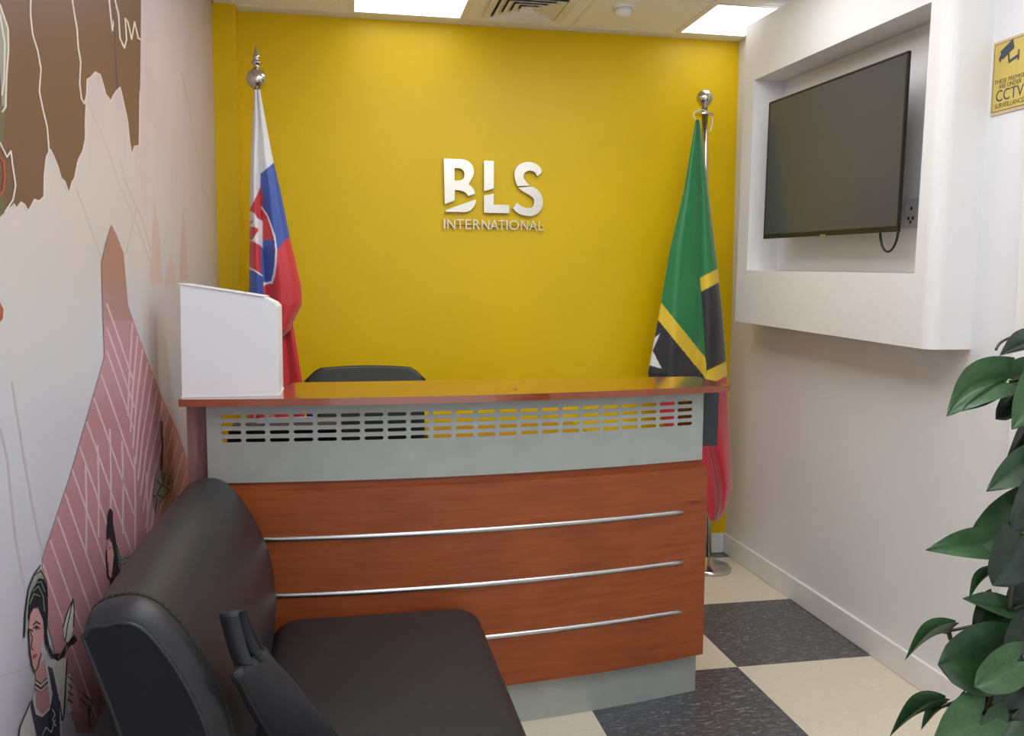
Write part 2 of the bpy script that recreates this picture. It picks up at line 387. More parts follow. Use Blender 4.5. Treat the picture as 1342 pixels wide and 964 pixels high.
decal('mural_plum_stripe', stroke(z1([(312, -20), (316, 100), (322, 245)]), .8), m_mplum)
# pattern at the left edge
def z8(P): return [(x/3.21, y/3.21) for x, y in P]
decal('mural_olive_edge', [z8([(-60, 380), (18, 440), (22, 560), (10, 620), (-60, 640)]), z8([(-60, 820), (0, 800), (18, 850), (25, 890), (-60, 960)])], m_molive)
decal('mural_petals', [z8([(-60, 0), (0, 20), (34, 120), (36, 210), (28, 320), (24, 460), (8, 440), (0, 300), (-60, 260)])], m_mgreen)
decal('mural_petal_lines', [q for P in (z8([(0, 20), (34, 120), (36, 210), (28, 320), (24, 450), (10, 470)]), z8([(0, 60), (20, 180), (18, 330), (8, 400)]), z8([(0, 600), (30, 660), (46, 635), (54, 700), (66, 780), (55, 840), (22, 890)])) for q in stroke(P, 1.1)], m_mline)
decal('mural_red_ring', stroke(z8([(0, 660), (16, 680), (20, 740), (14, 800), (0, 820)]), 1.5) + [z1([(0, 830), (10, 850), (8, 875), (0, 885)])], m_mred)
# pink skirt shaped tower with chevrons
pink = [(146, 294), (152, 306), (162, 331), (168, 400), (175, 420), (197.5, 482), (216, 528), (234, 567), (245, 600), (252, 660), (200, 760), (122, 960), (100, 960), (58, 800), (56, 730), (90, 629), (137, 468), (135, 420), (133, 343), (139, 318)]
decal('mural_tower', [pink[:5]+pink[17:]], mat('mural_brown_rose', (160, 118, 110), .4, var=.06, scale=4))
decal('mural_skirt', [[(135.4, 420)] + pink[4:17]], m_mpink)
chev = []
for q in range(12):
    y = 398+q*31; xe = 137-(max(0, y-468))*.309+3
    run = min(176-xe, 34+q*5); chev.append([(xe, y), (xe+run*.5, y+run*1.42), (xe+run, y+run*2.9)])
for q in range(12):
    y = 424+q*17; xr = 175+(y-420)*.39-3; dx = 4+q*2.2
    chev.append([(xr, y), (xr-dx, y+66+q*3), (xr-dx*1.5, y+120+q*4)])
for q in range(6):
    x = 112+q*16; y = 560+abs(146-x)*1.3; chev.append([(x, y), (x+1.5, y+60), (x+1, y+120)])
def inside_skirt(P):
    out = []
    for (x0, y0), (x1, y1) in zip(P, P[1:]):
        n = 14; run = []
        for k in range(n+1):
            p_ = (x0+(x1-x0)*k/n, y0+(y1-y0)*k/n)
            if inpoly(*p_, pink): run.append(p_)
        if len(run) > 1: out.append([run[0], run[-1]])
    return out
decal('mural_chevrons', [s for P in chev for q in inside_skirt(P) for s in stroke(q, 1.15)], m_mpinkl)
# folk woman near the sofa
decal('mural_blouse', [z3([(120, 830), (75, 930), (70, 1000), (240, 1000), (245, 890), (262, 660), (205, 665), (180, 690)]), z3([(255, 730), (275, 720), (285, 860), (265, 880)])], m_mwht)
decal('mural_sleeve', [z3([(278, 740), (300, 790), (310, 850), (330, 870), (285, 870), (262, 820)])], m_mskin)
decal('mural_vest', [z3([(125, 815), (140, 880), (165, 890), (195, 860), (205, 800), (185, 690), (205, 700), (232, 830), (235, 1000), (150, 1000), (118, 850)])], m_mvest)
decal('mural_neck', [z3([(140, 690), (175, 665), (185, 740), (195, 850), (165, 880), (140, 850)])], m_mskin)
decal('mural_hair', [z3([(108, 500), (112, 440), (125, 390), (150, 350), (172, 350), (186, 400), (188, 480), (184, 560), (192, 610), (210, 645), (238, 640), (262, 600), (290, 568), (302, 590), (290, 605), (272, 612), (250, 655), (225, 672), (198, 650), (176, 600), (170, 520), (150, 460), (130, 470), (118, 520)])], m_mink)
decal('mural_face', [z3([(112, 545), (118, 490), (132, 466), (150, 470), (166, 510), (172, 560), (160, 640), (145, 700), (136, 712), (126, 690), (118, 640), (114, 600)])], m_mskin)
decal('mural_headscarf', [z3([(95, 580), (100, 480), (112, 390), (135, 330), (155, 305), (175, 340), (185, 390), (172, 352), (150, 348), (122, 392), (110, 450), (104, 560)])], m_mgreen)
decal('mural_feather', [z3([(250, 580), (246, 540), (260, 490), (285, 430), (290, 470), (288, 540), (272, 590), (262, 600)])], m_mwht)
ink = [z3(P) for P in ([(112, 545), (118, 640), (126, 690), (136, 712), (146, 700), (162, 640)], [(133, 545), (142, 535), (152, 545)], [(113, 570), (120, 560), (126, 575)], [(126, 580), (122, 620), (130, 628)], [(128, 655), (142, 645)],
      [(140, 745), (160, 762), (182, 740)], [(140, 765), (160, 780), (186, 755)], [(120, 830), (78, 930), (72, 990)], [(232, 830), (243, 905), (250, 880), (262, 660)], [(285, 430), (262, 540), (255, 590)], [(246, 540), (260, 490), (285, 430), (290, 470), (286, 540)],
      [(265, 730), (280, 745)], [(265, 760), (282, 775)], [(265, 790), (284, 805)], [(265, 820), (285, 835)], [(315, 820), (345, 850), (350, 930)], [(325, 800), (360, 830), (345, 880)], [(95, 580), (100, 480), (112, 390), (135, 330), (158, 300)], [(130, 340), (160, 320), (180, 360), (186, 420)], [(200, 840), (190, 900), (205, 960)])]
decal('mural_ink_lines', [s for P in ink for s in stroke(P, .7)], m_mink)
decal('mural_eyes', [z3(P) for P in ([(131, 546), (137, 538), (146, 537), (153, 545), (146, 550), (137, 551)], [(114, 570), (118, 561), (125, 562), (127, 570), (121, 574)])], m_mwht)
decal('mural_irises', [z3(P) for P in ([(138, 550), (138, 539), (146, 538), (147, 549)], [(117, 572), (118, 562), (124, 563), (124, 572)])] + [q for P in ([(130, 530), (142, 518), (156, 528)], [(113, 556), (119, 548), (127, 556)], [(131, 546), (137, 538), (146, 537), (154, 546)]) for q in stroke(z3(P), .8)], m_mink)
decal('mural_lips', [z3([(126, 655), (132, 645), (138, 648), (146, 643), (140, 656), (131, 662)])], m_mred)
decal('mural_hair_strands', [q for P in ([(120, 400), (140, 368), (160, 362), (174, 400)], [(128, 400), (150, 380), (168, 420), (174, 480)], [(116, 450), (132, 410), (156, 420)], [(188, 622), (200, 612)], [(200, 645), (214, 632)], [(228, 660), (236, 640)], [(256, 636), (262, 612)]) for q in stroke(z3(P), .5)], m_mgreen)
decal('mural_embroidery', [q for P in ([(165, 960), (180, 930), (200, 950), (215, 900)], [(205, 860), (215, 880), (205, 900), (218, 925)]) for q in stroke(z3(P), .6)], m_mwht)
decal('mural_choker', [q for P in ([(138, 752), (158, 768), (184, 744)], [(138, 772), (160, 788), (188, 762)]) for q in stroke(z3(P), .9)], m_mwht)
# second figure behind the sofa back
decal('mural_second_hair', [z3([(416, 200), (420, 100), (430, 75), (440, 90), (440, 130), (452, 200), (458, 260), (470, 330), (440, 390), (430, 380), (436, 250), (430, 190)])], m_mink)
decal('mural_second_face', [z3([(416, 240), (424, 200), (436, 210), (444, 260), (434, 350), (424, 345), (418, 300)])], m_mskin)
decal('mural_second_veil', [z3([(452, 200), (470, 260), (510, 270), (480, 330), (462, 300)])], m_mgreen)
decal('mural_second_ink', [s for P in ([(416, 240), (418, 300), (424, 345), (434, 350)], [(424, 235), (432, 228)], [(424, 290), (420, 318), (428, 322)], [(455, 220), (470, 280), (505, 265)], [(452, 240), (468, 300), (500, 285)], [(425, 85), (436, 100), (424, 118), (440, 122)]) for s in stroke(z3(P), .6)], m_mink)
# third figure
decal('mural_third_veil', [z5([(270, 455), (300, 420), (340, 450), (345, 500), (300, 560), (265, 600), (262, 520)])], m_mgreen)
decal('mural_third_ink', [s for P in ([(296, 230), (300, 330), (294, 430), (300, 480)], [(275, 480), (295, 500), (275, 540), (300, 550)], [(310, 440), (300, 500), (330, 520), (290, 570)], [(262, 540), (275, 560), (268, 610)], [(330, 460), (318, 500), (340, 480)]) for s in stroke(z5(P), .8)], m_mink)
decal('mural_third_face', [z5([(303, 330), (318, 350), (325, 420), (310, 450), (300, 400)])], m_mskin)

# ================================================================== TELEVISION SURROUND (a hollow plaster box on the right wall)
TILT = math.radians(1.4); PC = Vector((0, 3.35, 2.03))
def tilted(o): o.rotation_euler = (TILT, 0, 0)
XFB = XR-.165
sur = thing('television_surround', 'white plaster box with a deep recess around the wall television', 'wall niche', (XR, PC.y, PC.z)); tilted(sur)
def wy(y): return y-PC.y
def wz(z): return z-PC.z
def surround_mesh():
    bm = bmesh.new(); p = .165; r = .045
    yo0, yo1, zo0, zo1 = wy(2.615), wy(4.105), wz(1.298), wz(2.722); yi0, yi1, zi0, zi1 = wy(2.711), wy(3.997), wz(1.553), wz(2.451)
    # near post with a rounded front corner, far post, top and bottom rails: one continuous ring
    arc = [(-p+r-r*math.cos(a), yo0+r-r*math.sin(a)) for a in [math.pi/2*k/6 for k in range(7)]]    # (x,y) from front face to side
    near = arc + [(0, yo0), (0, yi0), (-p, yi0)]
    far = [(-p, yi1), (0, yi1), (0, yo1), (-p, yo1)]
    lv = [zo0, zi0, zi1, zo1]
    def ring(P, zs): loft(bm, [[(x, y, z) for x, y in P] for z in zs])
    ring(near, [zo0, zo1]); ring(far, [zo0, zo1])
    for za, zb in ((zo0, zi0), (zi1, zo1)): box(bm, -p, 0, yi0, yi1, za, zb)
    return bm
obj('surround_frame', surround_mesh(), m_box, sur)
obj('recess_back', nbox(-.012, -.001, wy(2.712), wy(3.996), wz(1.554), wz(2.45)), m_box, sur)
# television
tv = thing('television', 'flat black television hung inside the white wall recess', 'television', (XR, PC.y, PC.z)); tilted(tv)
tx = -(XR-1.945)
def tvb(a, b, c, d, e, f, bev=0): return nbox(tx+a, tx+b, wy(c), wy(d), wz(e), wz(f), bev)
ya_, yb_, za_, zb_ = 2.832, 3.852, 1.700, 2.322
obj('housing', tvb(.004, .014, ya_+.002, yb_-.002, za_+.002, zb_-.002, .003), m_black, tv)
obj('rear_cover', tvb(.014, .055, ya_+.12, yb_-.12, za_+.03, zb_-.2, .012), m_black, tv)
obj('screen', tvb(.0015, .004, ya_+.008, yb_-.008, za_+.02, zb_-.008), m_screen, tv)
for a in ((ya_, yb_, za_, za_+.019), (ya_, yb_, zb_-.007, zb_), (ya_, ya_+.007, za_+.019, zb_-.007), (yb_-.007, yb_, za_+.019, zb_-.007)):
    obj('bezel', tvb(0, .012, *a), m_black, tv)
obj('maker_plate', tvb(-.001, .003, 3.31, 3.35, za_-.002, za_+.005), m_brush, tv)
obj('wall_mount', nbox(tx+.055, -.012, wy(3.2), wy(3.5), wz(1.9), wz(2.1)), m_black, tv)
cp = []
for k in range(17):
    a = math.pi*k/16; cp.append((tx+.03, wy(2.925)+.055*math.cos(a), wz(1.715)-.085*math.sin(a)))
obj('power_cable', tube(bmesh.new(), cp, .0045, 6), m_black, tv, True)
so = thing('wall_socket', 'pale wall socket plate in the recess beside the television', 'socket', (XR, PC.y, PC.z)); tilted(so)
sc_ = un(1196, 276, 0, XR-.016); sY, sZ = wy(sc_.y), wz(sc_.z)
obj('plate', nbox(-.020, -.012, sY-.055, sY+.055, sZ-.055, sZ+.055, .003), m_plate, so)
for dz, dy in ((.018, -.005), (-.018, -.017), (-.018, .010), (-.032, -.003)):
    obj('socket_hole', nbox(-.0212, -.0198, sY+dy-.005, sY+dy+.005, sZ+dz-.006, sZ+dz+.006), m_black, so)
obj('switch', nbox(-.024, -.0198, sY+.022, sY+.036, sZ+.008, sZ+.034, .002), m_plate, so)

# ================================================================== CAMERA NOTICE on the right wall
m_snote = mat('yellow_notice_print', (206, 182, 92), .4, var=.05, scale=4); m_snoteb = flat('notice_dark_brown', (66, 52, 38)); m_sgrey = flat('notice_slate', (58, 64, 76)); m_snoter = mat('notice_cream_edge', (206, 180, 140), .4)
sg = thing('surveillance_notice', 'yellow surveillance camera notice fixed on the white wall', 'sign', (XR, 2.6, 2.05))
A = un(1304, 57, 0, XR); B = un(1299, 153, 0, XR)
sy0 = (A.y+B.y)/2; sz1, sz0 = A.z, B.z; SW = .165; SH = sz1-sz0
wobj('board', nbox(XR-.004, XR-.0002, sy0-SW, sy0, sz0, sz1), m_snoter, sg)
wobj('panel', nbox(XR-.0046, XR-.004, sy0-SW+.008, sy0-.008, sz0+.012, sz1-.010), m_snote, sg)
bm = bmesh.new()
for a in ((sy0-SW+.006, sy0-.006, sz0+.010, sz0+.012), (sy0-SW+.006, sy0-.006, sz1-.010, sz1-.008), (sy0-SW+.006, sy0-SW+.008, sz0+.012, sz1-.010), (sy0-.008, sy0-.006, sz0+.012, sz1-.010)): box(bm, XR-.0048, XR-.004, *a)
wobj('border', bm, m_snoteb, sg)
# wall lettering faces -X; reading direction runs toward smaller Y
WALLM = Matrix(((0, 0, -1), (-1, 0, 0), (0, 1, 0))).to_4x4()
def on_sign(name, me, y, z, m):
    me.transform(Matrix.Translation((XR-.0049, y, z)) @ WALLM)
    return wobj(name, me, m, sg)
def fit_text(s, width, height):
    me = text_mesh('lettering', s, 1, .001)
    xs = [v.co.x for v in me.vertices]; ys = [v.co.y for v in me.vertices]
    me.transform(Matrix.Diagonal((width/(max(xs)-min(xs)), height/(max(ys)-min(ys)), .5, 1)) @ Matrix.Translation((-(max(xs)+min(xs))/2, -min(ys), 0)))
    return me
yc = sy0-SW/2
for s, w, hgt, fz in (('THESE PREMISES', .140, .014, .415), ('ARE UNDER', .098, .014, .345), ('CCTV', .118, .036, .175), ('SURVEILLANCE', .125, .015, .085)):
    on_sign('lettering', fit_text(s, w, hgt), yc, sz0+fz*SH, m_snoteb if s != 'CCTV' else m_sgrey)
def sp(P): return [(a*SW-SW/2, b*SH) for a, b in P]
on_sign('camera_icon', curve_mesh('camera_icon', [sp([(.20, .70), (.16, .76), (.22, .82), (.19, .85), (.52, .97), (.56, .84), (.28, .735), (.25, .75)])], .0006), yc, sz0, m_sgrey)
on_sign('camera_bracket', curve_mesh('camera_bracket', [sp([(.40, .78), (.44, .79), (.46, .70), (.66, .74), (.66, .80), (.70, .80), (.70, .66), (.66, .66), (.66, .695), (.43, .655)])], .0006), yc, sz0, m_sgrey)

# ================================================================== LOGO on the yellow wall
lg = thing('logo_lettering', 'raised brushed steel BLS INTERNATIONAL letters on the yellow wall', 'sign', (.77, YB, 1.95))
KZ = 5.39e-4
def lp(P): return [(.509+(x-148)*KZ, 2.124-(y-150)*KZ) for x, y in P]
LM = Matrix(((1, 0, 0), (0, 0, 1), (0, 1, 0))).to_4x4(); LM = Matrix(((1, 0, 0, 0), (0, 0, -1, 0), (0, 1, 0, 0), (0, 0, 0, 1)))
def letter(loops, y=YB-.017, dep=.014):
    me = curve_mesh('letter', [lp(P) for P in loops], dep, .0008); me.transform(Matrix.Translation((0, y, 0)) @ LM)
    return wobj('letter', me, m_letter, lg)
m_letter = mat('satin_steel_letter', (206, 200, 188), .3, 1, var=.02, scale=10)
def arcp(cx, cy, rx, ry, a0, a1, n=10): return [(cx+rx*math.cos(math.radians(a0+(a1-a0)*k/n)), cy-ry*math.sin(math.radians(a0+(a1-a0)*k/n))) for k in range(n+1)]
letter([[(155, 150), (320, 150)] + arcp(322, 262, 118, 112, 80, -35) + [(388, 382), (425, 408), (445, 440), (455, 466), (385, 490), (372, 468), (350, 450), (310, 438), (260, 436), (256, 534), (165, 570)],
        [(255, 232), (300, 234)] + arcp(300, 292, 52, 58, 80, -80, 8) + [(255, 352)]])
letter([[(168, 640), (185, 622), (462, 520), (458, 552), (440, 588), (415, 618), (385, 634), (360, 640)]])
letter([[(538, 158), (630, 158), (630, 412), (538, 440)]])
letter([[(538, 486), (630, 462), (630, 566), (782, 566), (782, 642), (538, 642)]])
# S: upper sweep and lower sweep divided by a slanted cut
Su = arcp(965, 268, 138, 112, 40, 90, 5)
outer_u = [(1096, 240)] + arcp(968, 272, 138, 116, 30, 180, 14) + [(836, 320), (860, 385)]
inner_u = [(980, 376), (950, 350), (925, 318)] + arcp(985, 295, 68, 60, 190, 40, 10) + [(1050, 286), (1085, 262)]
letter([outer_u + inner_u])
lower = [(872, 402), (1000, 385), (1050, 410)] + arcp(975, 530, 138, 136, 40, -90, 14) + [(900, 655), (850, 630), (818, 592), (858, 545), (900, 575), (940, 590)] + arcp(972, 530, 54, 62, -80, 40, 8) + [(1000, 480), (960, 455), (910, 430)]
letter([lower])
xcur = 155
for ch, x0, x1 in (('I', 155, 168), ('N', 190, 262), ('T', 278, 342), ('E', 362, 415), ('R', 436, 498), ('N', 518, 590), ('A', 600, 676), ('T', 678, 742), ('I', 756, 768), ('O', 784, 878), ('N', 898, 966), ('A', 978, 1056), ('L', 1072, 1122)):
    me = text_mesh('letter', ch, 1, .008, offset=-.012)
    xs = [v.co.x for v in me.vertices]; ys = [v.co.y for v in me.vertices]
    a, b = lp([(x0, 708)])[0], lp([(x1, 798)])[0]
    w = b[0]-a[0]; hgt = a[1]-b[1]
    me.transform(Matrix.Translation((a[0], YB-.018, b[1])) @ LM @ Matrix.Diagonal((w/(max(xs)-min(xs)), hgt/(max(ys)-min(ys)), 1, 1)) @ Matrix.Translation((-min(xs), -min(ys), 0)))
    wobj('letter', me, m_letter, lg)
for (x, y) in ((200, 300), (585, 300), (585, 600), (900, 270), (1060, 560), (300, 620)):       # stand-off pins
    q = lp([(x, y)])[0]
    wobj('pin', tube(bmesh.new(), [(q[0], YB-.012, q[1]), (q[0], YB, q[1])], .003, 6), m_steel, lg)
wobj('mounting_rail', nbox(lp([(155, 0)])[0][0], lp([(1122, 0)])[0][0], YB-.014, YB, lp([(0, 756)])[0][1]-.0015, lp([(0, 756)])[0][1]+.0015), m_yellow, lg)

# ================================================================== RECEPTION COUNTER
def cy(x): return 2.7628 - .0272*x + .1061*x*x
def xs_(a, b, n): return [a+(b-a)*k/n for k in range(n+1)]
def bent(bm, x0, x1, fa, fb, z0, z1, n=40):       # slab following the counter's curve between fronts fa and fb
    loft(bm, [[(x, fa(x), z0), (x, fb(x), z0), (x, fb(x), z1), (x, fa(x), z1)] for x in xs_(x0, x1, n)])
    return bm
rc = thing('reception_counter', 'curved cherry wood reception counter with slotted grey metal front and silver strips', 'counter', (.43, 2.9, 0))
bm = bent(bmesh.new(), -.485, 1.335, lambda x: cy(x)-.055, lambda x: 3.165, 1.122, 1.1444)
wobj('countertop', bm, m_top, rc)
fp_ = wobj('front_panel', bent(bmesh.new(), -.47, 1.276, lambda x: cy(x), lambda x: cy(x)+.022, .1545, .848), m_wood, rc)
wobj('backing_board', bent(bmesh.new(), -.44, 1.262, lambda x: cy(x)+.0225, lambda x: cy(x)+.042, .15, .8725), m_wood, rc)
wobj('plinth', bent(bmesh.new(), -.44, 1.2655, lambda x: cy(x)+.04, lambda x: cy(x)+.056, 0, .150), m_grey, rc)
for z, xr in ((.6944, 1.178), (.512, 1.178), (.3303, 1.178)):
    bm = bmesh.new(); n = 8
    R_ = []
    for x in xs_(-.44, xr, 40):
        R_.append([(x, cy(x)-.0075*math.sin(math.pi*k/n), z-.0085*math.cos(math.pi*k/n)) for k in range(n+1)])
    loft(bm, R_); wobj('trim_strip', bm, m_brush, fp_, True)
# slotted plate: cells of metal around each rounded slot
def grille():
    bm = bmesh.new(); th = .0025
    x0, x1, z0, z1 = -.415, 1.257, .8735, 1.1215
    px, pz, w, hh = .07245, .0249, .060, .0118; nx, nz = 22, 4
    gx0 = -.371-(px-w)/2; gz1 = 1.0875+(pz-hh)/2; gx1 = gx0+nx*px; gz0 = gz1-nz*pz
    f = lambda x: cy(x)+.012
    cache = {}
    def V(x, z, t):
        k = (round(x, 5), round(z, 5), t)
        if k not in cache: cache[k] = bm.verts.new((x, f(x)+t, z))
        return cache[k]
    gx = [gx0+i*px for i in range(nx+1)]; gz = [gz1-j*pz for j in range(nz+1)]
    X_ = [x0]+gx+[x1]; Z_ = [z1]+gz+[(gz[-1]+z0)/2, z0]
    for t in (0, th):
        for i in range(len(X_)-1):
            for j in range(len(Z_)-1):
                a, b, c, d = X_[i], X_[i+1], Z_[j], Z_[j+1]
                if 1 <= i <= nx and 1 <= j <= nz:
                    cx_, cz_ = (a+b)/2, (c+d)/2; r = hh/2
                    st = [(w/2-r+r*math.cos(q), r*math.sin(q)) for q in [-math.pi/2+math.pi*k/6 for k in range(7)]] + [(-w/2+r+r*math.cos(q), r*math.sin(q)) for q in [math.pi/2+math.pi*k/6 for k in range(7)]]
                    sl = [V(cx_+p, cz_+q, t) for p, q in st]
                    hx, hz = px/2, pz/2
                    BR, TR, TL, BL = V(b, d, t), V(b, c, t), V(a, c, t), V(a, d, t)
                    for k in range(0, 3): bm.faces.new((BR, sl[k+1], sl[k]))
                    bm.faces.new((BR, TR, sl[3]))
                    for k in range(3, 6): bm.faces.new((TR, sl[k+1], sl[k]))
                    bm.faces.new((TR, TL, sl[7], sl[6]))
                    for k in range(7, 10): bm.faces.new((TL, sl[k+1], sl[k]))
                    bm.faces.new((TL, BL, sl[10]))
                    for k in range(10, 13): bm.faces.new((BL, sl[k+1], sl[k]))
                    bm.faces.new((BL, BR, sl[0], sl[13]))
                    if t:
                        fr = [V(cx_+p, cz_+q, 0) for p, q in st]
                        for k in range(14): bm.faces.new((sl[k], sl[(k+1) % 14], fr[(k+1) % 14], fr[k]))
                else:
                    bm.faces.new((V(a, c, t), V(b, c, t), V(b, d, t), V(a, d, t)))
    for j in range(len(Z_)-1):
        for x in (x0, x1): bm.faces.new((V(x, Z_[j], 0), V(x, Z_[j], th), V(x, Z_[j+1], th), V(x, Z_[j+1], 0)))
    for i in range(len(X_)-1):
        for z in (z0, z1): bm.faces.new((V(X_[i], z, 0), V(X_[i+1], z, 0), V(X_[i+1], z, th), V(X_[i], z, th)))
    return bm
wobj('slotted_panel', grille(), m_grey, rc)
o = wobj('end_panel', nbox(-.482, -.418, 2.86, 3.14, 0, 1.122), m_sidewood, rc); o['label'] = 'pinkish wood end panel beside the mural'
wobj('end_panel', nbox(1.236, 1.262, 2.96, 3.14, 0, 1.122), m_wood, rc)
wobj('desk_shelf', nbox(-.417, 1.235, 2.88, 3.42, .73, .755), m_wood, rc)
o = wobj('dark_board', nbox(1.262, 1.365, 3.02, 3.10, .90, 1.121), m_darkgrey, rc); o['label'] = 'dark board under the counter end'  # plain board standing in for an unidentified dark object
wobj('screw_hole', lathe(bmesh.new(), [(0, 0), (.008, 0), (.008, .0006), (0, .0006)], un(676, 510, 2, 1.1444).x, un(676, 510, 2, 1.1444).y, 10, 1.1444), m_snoteb, rc)

# ================================================================== WHITE CARD BOX on the counter
wb = thing('suggestion_box', 'white box with a sloping top at the left end of the counter', 'box', (-.34, 2.87, 1.1444))
P0 = [(-.481, 1.1475), (-.195, 1.1475), (-.195, 1.420), (-.205, 1.432), (-.238, 1.449), (-.477, 1.4865)]
loft_b = bmesh.new(); loft(loft_b, [[(x, y, z) for x, z in P0] for y in (2.787, 2.98)])
wobj('body', loft_b, m_wbox, wb)
b2 = bmesh.new(); loft(b2, [[(x, y, z) for x, z in ((-.482, 1.4875), (-.236, 1.4500), (-.235, 1.4525), (-.481, 1.4905))] for y in (2.7835, 2.985)])
wobj('lid', b2, m_wbox, wb)
wobj('base_sheet', nbox(-.484, -.193, 2.783, 2.99, 1.1445, 1.1474), m_wbox, wb)
wobj('rivet', lathe(bmesh.new(), [(0, 0), (.003, 0), (.002, .002), (0, .002)], -.33, 2.80, 8, 1.4655), m_black, wb)

# ================================================================== SOFA
sf = thing('sofa', 'black leather armless sofa standing against the mural wall', 'sofa', (0, 2.15, 0))
prof = [(-.33, .30), (-.36, .48), (-.40, .68), (-.450, .845), (-.458, .875), (-.452, .900), (-.43, .917), (-.395, .924), (-.36, .918), (-.325, .892), (-.285, .835), (-.245, .755), (-.218, .670), (-.206, .57), (-.21, .47), (-.222, .38), (-.24, .30)]
def dens(P, n=3):
    out = []
    N_ = len(P)
    for i in range(N_-1):
        p0, p1, p2, p3 = P[max(0, i-1)], P[i], P[i+1], P[min(N_-1, i+2)]
        for k in range(n):
            t = k/n
            out.append(tuple(.5*((2*p1[a])+(-p0[a]+p2[a])*t+(2*p0[a]-5*p1[a]+4*p2[a]-p3[a])*t*t+(-p0[a]+3*p1[a]-3*p2[a]+p3[a])*t**3) for a in (0, 1)))
    out.append(P[-1]); return out
prof = dens(prof)
def inset(P, d0):          # move outline inward, hardly at all along the rear
    out = []
    for i, (x, z) in enumerate(P):
        d = d0*min(1, max(.12, (i-10)/8)) if d0 > 0 else d0
        a, b = P[max(0, i-1)], P[min(len(P)-1, i+1)]
        tx_, tz_ = b[0]-a[0], b[1]-a[1]; l = math.hypot(tx_, tz_) or 1
        out.append((x+tz_/l*d, max(.30, z-tx_/l*d)))
    return out
bm = bmesh.new()
loft(bm, [[(x, y, z) for x, z in inset(prof, d)] for y, d in ((1.606, .030), (1.609, .023), (1.618, .012), (1.630, .004), (1.648, 0), (1.66, .0005), (1.75, 0), (1.95, -.004), (2.2, -.006), (2.45, -.004), (2.64, 0), (2.662, .003), (2.685, .012), (2.697, .026), (2.70, .04))])
br_ = wobj('backrest', bm, m_leather, sf, True)
pl = [(x, 1.605, z) for x, z in inset(prof, .032)]
wobj('end_cap', (lambda b: (loft(b, [[(x, y, z) for x, z in inset(prof, .034)] for y in (1.6065, 1.602)]), b)[1])(bmesh.new()), m_leather_shade, br_)
wobj('piping', tube(bmesh.new(), pl, .0045, 6), m_leather, br_, True)
ps = [(x, 1.662, z) for x, z in inset(prof, -.0003)]
wobj('seam', tube(bmesh.new(), ps, .0016, 5), m_thread, br_)
ps = [(x, 1.672, z) for x, z in inset(prof, -.0003)]
bm = bmesh.new()
for k in range(9, len(ps)-4):
    a, b = Vector(ps[k]), Vector(ps[k+1]); n_ = max(1, int((b-a).length/.011))
    for q in range(n_): tube(bm, [a.lerp(b, (q+.15)/n_), a.lerp(b, (q+.75)/n_)], .0009, 4)
wobj('stitching', bm, m_leather, br_)
# seat cushion with generous rounding
def seat_mesh():
    x0, x1, y0, y1, z0, z1, rp_, rz = -.218, .415, 1.60, 2.715, .30, .470, .085, .05
    rings = []
    def outline(d):
        P = []
        rr = max(.01, rp_-d)
        for cx_, cy_, a0 in ((x1-rp_, y1-rp_, 0), (x0+rp_, y1-rp_, 90), (x0+rp_, y0+rp_, 180), (x1-rp_, y0+rp_, 270)):
            for k in range(9):
                a = math.radians(a0+90*k/8); P.append((cx_+rr*math.cos(a), cy_+rr*math.sin(a)))
        return P
    for d, z in [(.0, z0)] + [(rz*(1-math.cos(a)), z1-rz+rz*math.sin(a)) for a in [math.pi/2*k/7 for k in range(8)]]:
        rings.append([(x, y, z) for x, y in outline(d)])
    cx_, cy_ = (x0+x1)/2, (y0+y1)/2; top = outline(rz)
    for s_, dz in ((.85, .005), (.6, .009), (.3, .011), (.02, .012)):
        rings.append([(cx_+(x-cx_)*s_, cy_+(y-cy_)*s_, z1+dz) for x, y in top])
    bm = bmesh.new(); loft(bm, rings); return bm
wobj('seat', seat_mesh(), m_leather, sf, True)
wobj('base', nbox(-.33, .385, 1.63, 2.69, .08, .2995, .01), m_leather_shade, sf)
for lx in (-.29, .34):
    for ly in (1.69, 2.63): wobj('leg', lathe(bmesh.new(), [(0, 0), (.022, 0), (.03, .08), (0, .08)], lx, ly, 12), m_black, sf)

# ================================================================== BAG on the sofa
bg = thing('shoulder_bag', 'flat black fabric bag leaning on the sofa backrest', 'bag', (-.12, 1.95, .48))
tn = un(304, 884, 1, 1.62); tf = un(344, 850, 1, 1.78); bf = tf + (un(434, 958, 1, 1.84)-tf)*1.12; bn_ = un(372, 1003, 2, .505); ax = bf-tf
nrm = (tn-tf).cross(ax).normalized()
if nrm.x < 0: nrm = -nrm
bm = bmesh.new(); G = 14
front = []; 
def bagp(u_, v_, s_):
    p = tf.lerp(tn, u_) .lerp(bf.lerp(bn_, u_), v_)
    b_ = (math.sin(math.pi*min(1, max(0, u_)))**.5)*(math.sin(math.pi*min(1, max(0, v_*.96+.02)))**.5)
    wob = .004*noise.noise(Vector((u_*4, v_*4, 2)))
    return p + nrm*(s_*(.006+.014*b_)+wob)
gr = {s_: [[bm.verts.new(bagp(i/G, j/G, s_)) for j in range(G+1)] for i in range(G+1)] for s_ in (1, -1)}
for s_ in (1, -1):
    for i in range(G):
        for j in range(G): bm.faces.new((gr[s_][i][j], gr[s_][i+1][j], gr[s_][i+1][j+1], gr[s_][i][j+1]))
edge = [(i, 0) for i in range(G)] + [(G, j) for j in range(G)] + [(i, G) for i in range(G, 0, -1)] + [(0, j) for j in range(G, 0, -1)]
for k in range(len(edge)):
    a, b = edge[k], edge[(k+1) % len(edge)]
    bm.faces.new((gr[1][a[0]][a[1]], gr[1][b[0]][b[1]], gr[-1][b[0]][b[1]], gr[-1][a[0]][a[1]]))
wobj('body', bm, m_bag, bg, True)
